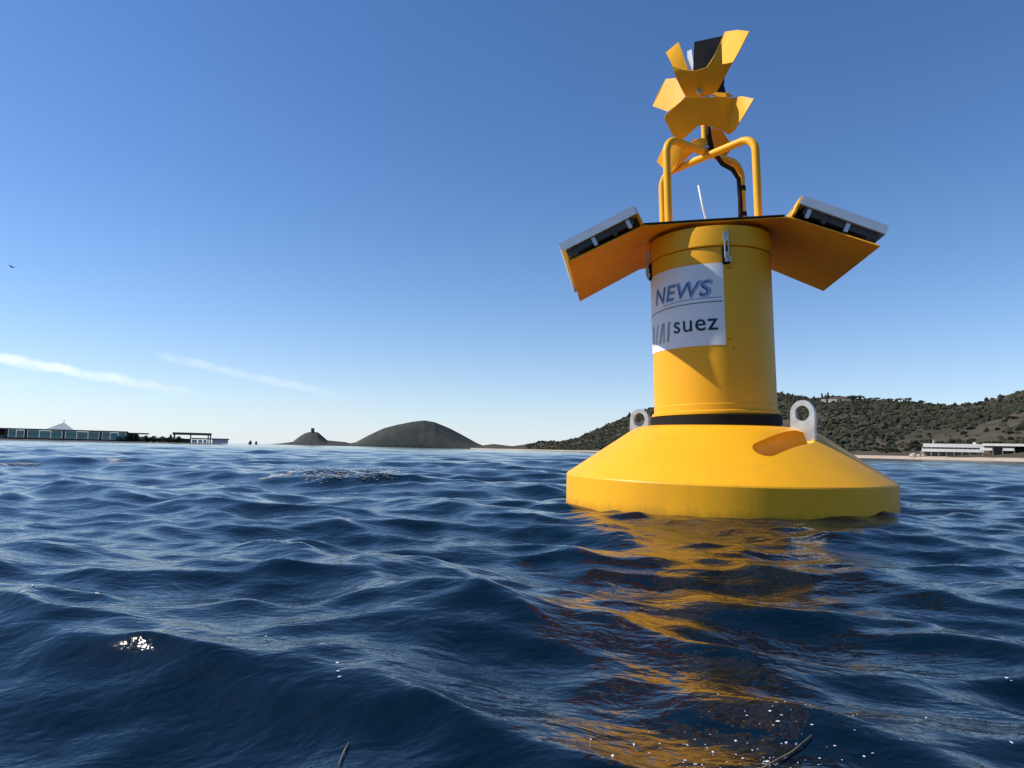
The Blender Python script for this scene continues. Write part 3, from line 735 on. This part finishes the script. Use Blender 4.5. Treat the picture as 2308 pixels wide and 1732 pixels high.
# beach hotel, pavilion, hut
def hotel():
    D_ = 628; S = D_ / FPX; g = 2.4; e = frame_at('beach_hotel', 2151, D_, g); tag(e, 'long white flat-roofed hotel with ribbon windows on the beach', 'hotel')
    W = 107 * S / 2; z = lambda py: (hz(2151) - py) * S + CAMH - g
    z0, z1, z2, z3 = z(1022), z(1016.5), z(1013.2), z(1006.5)
    bpart('ground_floor', (-W + 1.5, W - 2, 2.5, 12, 0, z0 - .01), M['brownwall'], e)
    for k in range(9): bpart('pillar', (-W + 1 + k * (2 * W - 2.5) / 8, -W + 1.5 + k * (2 * W - 2.5) / 8, .3, .8, 0, z0 - .01), M['greywall'], e)
    for k in range(6): bpart('opening', (-W + 4 + k * 6.2, -W + 7.6 + k * 6.2, 2.2, 2.49, .2, z0 - .9), M['window'], e)
    bpart('lower_band', (-W, W, 0, 12, z0, z1), M['plaster'], e)
    bpart('core', (-W + .3, W - .3, 1.2, 11.7, z1 + .002, z2 - .002), M['greywall'], e)
    n = 14
    for k in range(n):
        a = -W + .6 + k * (2 * W - 1.2) / n; f = bpart('window', (a + .12, a + (2 * W - 1.2) / n - .12, 1.05, 1.19, z1 + .08, z2 - .08), M['window'], e)
    for k in range(n + 1):
        a = -W + .6 + k * (2 * W - 1.2) / n; bpart('mullion', (a - .1, a + .1, .9, 1.18, z1 + .003, z2 - .003), M['plaster'], e)
    bpart('upper_band', (-W + 1, W, 0, 12, z2, z3), M['plaster'], e)
    bpart('end_wall', (W - .9, W + .05, -.1, 12.1, z0 + .1, z3 + .15), M['plaster'], e)
    bpart('roof_box', (W - 9, W - 7, 4, 7, z3 + .002, z3 + 1.3), M['plaster'], e); bpart('chimney', (-W + 7, -W + 8.4, 4, 6, z3 + .002, z3 + 3.0), M['greywall'], e)
hotel()
def pavilion():
    D_ = 610; S = D_ / FPX; g = 2.4; e = frame_at('beach_pavilion', 2280, D_, g); tag(e, 'low beach pavilion with thin pale roof and broken white walls', 'pavilion')
    X = lambda px: (px - 2280) * S; z = lambda py: (hz(2280) - py) * S + CAMH - g
    bpart('roof', (X(2236), X(2345), -1, 10, z(1012.5), z(1008)), M['plaster'], e)
    bpart('rear_wall', (X(2238), X(2343), 8, 8.4, 0, z(1012.6)), M['brownwall'], e)
    for a, b in ((2232, 2251), (2268, 2284), (2306, 2330)): bpart('white_wall', (X(a), X(b), 0, .4, z(1021), z(1015.5)), M['plaster'], e)
    for p in (2236, 2252, 2267, 2285, 2305, 2331, 2344): bpart('post', (X(p) - .2, X(p) + .2, .05, .35, 0, z(1012.6)), M['greywall'], e)
    bpart('terrace', (X(2230), X(2348), -2, 8, .1, .5), M['brownwall'], e)
pavilion()
def hut():
    D_ = 640; S = D_ / FPX; e = frame_at('grey_hut', 2086, D_, 2.4); tag(e, 'small grey hut beside the white beach hotel', 'hut')
    bpart('wall', (-3.4, 3.4, 0, 6, 0, 4.2), M['greywall'], e)
    bm = prism([(-3.8, 4.201), (3.8, 4.201), (0, 5.9)], -.4, 6.4, fn=lambda x, y, z: Vector((x, z, y))); obj('roof', bm, M['brownwall'], e)
    d_ = bpart('door', (-.7, .7, -.1, -.002, .05, 2.3), M['dark_frame'], e); bpart('window', (1.4, 2.6, -.1, -.002, 1.3, 2.5), M['window'], e)
hut()
for k, (px, s, lb) in enumerate(((2059, 1.9, 'largest pale boulder on the sand near the grey hut'), (2072, 1.4, 'middle-sized pale boulder on the sand near the grey hut'), (2082, 1.0, 'smallest pale boulder on the sand near the grey hut'))):
    d = ray(px, hz(px)); D_ = 632; tag(rock('boulder', (d.x * D_, d.y * D_, 2.9), s * 1.5, s, s, 11 + k, M['pale_rock']), lb, 'boulder')
# house on the hill top
p = place_on_hill(1884, 907); hh = empty('hilltop_house', p); hh.rotation_euler = (0, 0, math.atan2(-p.x, p.y)); S = p.xy.length / FPX
tag(hh, 'long low white house near the top of the hill', 'house')
for a, b, h in ((-28, -19, 4.5), (-14, 4, 4.5), (12, 28, 3.6)):
    wl = bpart('wall', (a * S, b * S, -2, 6, -2, h), M['plaster'], hh); bpart('roof', (a * S - .3, b * S + .3, -2.3, 6.3, h + .002, h + .8), M['brownwall'], hh)
    n = max(2, int((b - a) * S / 4))
    for k in range(n):
        x = a * S + (k + .5) * (b - a) * S / n; bpart('window', (x - .6, x + .6, -2.12, -2.002, 1.2, 2.8), M['window'], wl)
bpart('upper_floor', (-12 * S, 20 * S, 8, 16, -1, 9), M['brownwall'], hh)

# trees: a few grown kinds, copied
def grow(kind, seed):
    r = np.random.default_rng(seed); h = 1.0; cl = []
    if kind == 'round':
        tp = [(0, 0, -.15), (.02, .01, .25), (-.02, .0, .55)]
        for k in range(9): a = r.uniform(0, 6.28); q = r.uniform(.1, .36); cl.append(((q * math.cos(a), q * math.sin(a), r.uniform(.42, .86)), r.uniform(.15, .26)))
    else:
        tp = [(0, 0, -.15), (.01, 0, .4), (0, .01, .9)]
        for k in range(8): cl.append(((r.normal(0, .03), r.normal(0, .03), .2 + .1 * k), .13 - .010 * k))
    t = bmesh.new(); tube(tp, [.045, .035, .015], 7, t)
    for c, rad in cl[:5]: tube([tp[1], ((c[0]) * .6, c[1] * .6, c[2] * .8), c], [.02, .014, .006], 5, t)
    tm = bpy.data.meshes.new('trunk'); t.to_mesh(tm); t.free(); tm.materials.append(M['bark'])
    cm = leaf_crown(cl, 420, .055, seed + 50); cm.materials.append(M['leaf'])
    return tm, cm
kinds = {'round': [grow('round', s) for s in (1, 2, 3)], 'cypress': [grow('cypress', 8)]}
tree_n = 0
def tree(kind, loc, h, wd, label, group, seed):
    global tree_n
    tm, cm = kinds[kind][seed % len(kinds[kind])]; e = empty('tree', loc, rz=seed * 1.7); e.scale = (h * wd, h * wd, h); tag(e, label, 'tree', group)
    obj('trunk', tm, None, e); obj('crown', cm, None, e)
for k, (px, py, hp, wd) in enumerate(((1926, 904, 12, 1.6), (1940, 904, 11, 1.6), (1962, 905, 8, 1.8), (1977, 905, 8, 1.6), (2008, 907, 8, 2), (2030, 908, 8, 1.8), (2047, 909, 10, 1.6), (2078, 913, 9, 1.8), (2060, 912, 7, 1.7), (2095, 914, 6, 1.8), (1990, 907, 6, 1.8), (1915, 903, 10, 1.4))):
    p = place_on_hill(px, py); S = p.xy.length / FPX
    tree('round', p, hp * S, wd, 'bushy dark tree on the hill ridge right of the white house', 'trees on the ridge', k)
for px, py, hp, lb in ((1853, 901, 13, 'slim cypress at the end of the hilltop house'), (1867, 902, 15, 'taller slim cypress over the hilltop house')):
    p = place_on_hill(px, py); tree('cypress', p, hp * p.xy.length / FPX, 1.2, lb, None, 1)
r = np.random.default_rng(31)
for k in range(34):
    px = 1985 + k * 11.5 + r.uniform(-4, 4)
    if 2200 < px < 2225: D_ = 655
    else: D_ = lerp(px, SH) + r.uniform(48, 85)
    d = ray(px, hz(px)); hp = r.uniform(16, 30) if px > 2060 else r.uniform(9, 17)
    p = Vector((d.x * D_, d.y * D_, 2.6 + (D_ - lerp(px, SH) - 14) * .03))
    tree('round', p, hp * D_ / FPX, r.uniform(.9, 1.5), ('broad dark tree behind the white beach hotel' if 2098 < px < 2215 else 'broad dark tree behind the low beach pavilion' if px >= 2215 else 'low dark tree on the slope between the grey hut and the buoy'), 'trees behind the beach', k)

# bird
p = at(27, 603, 45); bd = empty('bird', p); tag(bd, 'tiny dark bird flying in the open sky over the restaurant', 'bird')
obj('body', tube([(-.09, 0, 0), (-.05, 0, .01), (0, 0, .012), (.06, 0, 0), (.1, 0, -.005)], [.006, .028, .035, .02, .006], 10), M['dark_frame'], bd, True)
for s in (-1, 1):
    bm = bmesh.new(); v = [bm.verts.new(q) for q in ((.02, s * .02, .02), (.03, s * .14, .07), (-.01, s * .26, .05), (-.03, s * .14, .065), (-.045, s * .02, .02))]; bm.faces.new(v)
    bmesh.ops.solidify(bm, geom=bm.faces[:], thickness=.006); obj('wing', bm, M['dark_frame'], bd)

# ------------------------------------------------------------------ foam and flotsam on the sea
def hit_sea(px, py):
    d = ray(px, py); t = -CAMH / d.z if d.z < -1e-4 else 100
    lo, hi = .3, t * 2.5; ts = np.linspace(lo, hi, 260); P = np.array([CAM + d * q for q in ts])
    wz = waves(P[:, 0], P[:, 1], np.full(len(P), max(.12, t * .0096)))[2]; k = int(np.argmax(P[:, 2] < wz))
    p = P[k]; return Vector((p[0], p[1], sea_z(p[0], p[1])))
M['foam'] = mat('sea_foam', (.66, .69, .72), .6, var=.1, vscale=50)
M['sargasso'] = mat('dry_seagrass', (.24, .19, .10), .7, var=.4, vscale=60)
r = np.random.default_rng(77); fp = []; fs = []
for k in range(110):
    px = r.normal(1730, 150); py = 1730 - abs(r.normal(0, 95))
    if py < 1500: continue
    p = hit_sea(px, py); s = (p - CAM).length / FPX * r.choice([1.2, 1.8, 2.4, 3.6], p=[.4, .3, .2, .1]); fp.append(np.array(p) + [0, 0, .0006]); fs.append(s)
for px, py in ((38, 1347), (52, 1349), (74, 1331), (218, 1346), (222, 1347), (600, 1430), (760, 1500), (762, 1525), (765, 1538), (2270, 1535), (2280, 1540)):
    p = hit_sea(px, py); fp.append(np.array(p) + [0, 0, .0006]); fs.append((p - CAM).length / FPX * 3.2)
stuff(blob_stuff('foam_specks', fp, fs, M['foam'], 5, zs=.3), 'small white foam specks drifting on the dark water', 'foam')
fp = []; fs = []
for k in range(900):
    if k < 260: t = r.random(); px, py = 585 + 90 * t + r.normal(0, 3), 1081 - 20 * t + r.normal(0, 1.2)
    elif k < 740: px, py = r.uniform(680, 900), 1066 + r.normal(0, 6)
    elif k < 830: px, py = r.normal(258, 10), 1039 + r.normal(0, 2.5)
    else: px, py = r.uniform(0, 90), 1044 + r.normal(0, 1.5)
    p = hit_sea(px, py); fp.append(np.array(p) + [0, 0, .0005]); fs.append((p - CAM).length / FPX * r.uniform(1.0, 4.6))
stuff(blob_stuff('whitecap_foam', fp, fs, M['foam'], 9, zs=.06), 'thin white foam left by small breaking waves', 'foam')
def blade(pxs, wd, label):
    pts = [hit_sea(x, y) + Vector((0, 0, .002)) for x, y in pxs]; o = obj('seagrass_blade', tube(pts, [wd * (.4 + .6 * math.sin(math.pi * (k + .5) / len(pts))) for k in range(len(pts))], 6), M['sargasso'], None, True); tag(o, label, 'seagrass')
blade([(788, 1644), (778, 1662), (770, 1684), (764, 1702)], .0007, 'thin curved seagrass blade floating alone on open dark water')
blade([(1715, 1728), (1745, 1705), (1785, 1690), (1830, 1668)], .0010, 'long tan seagrass blade floating among the white foam specks')
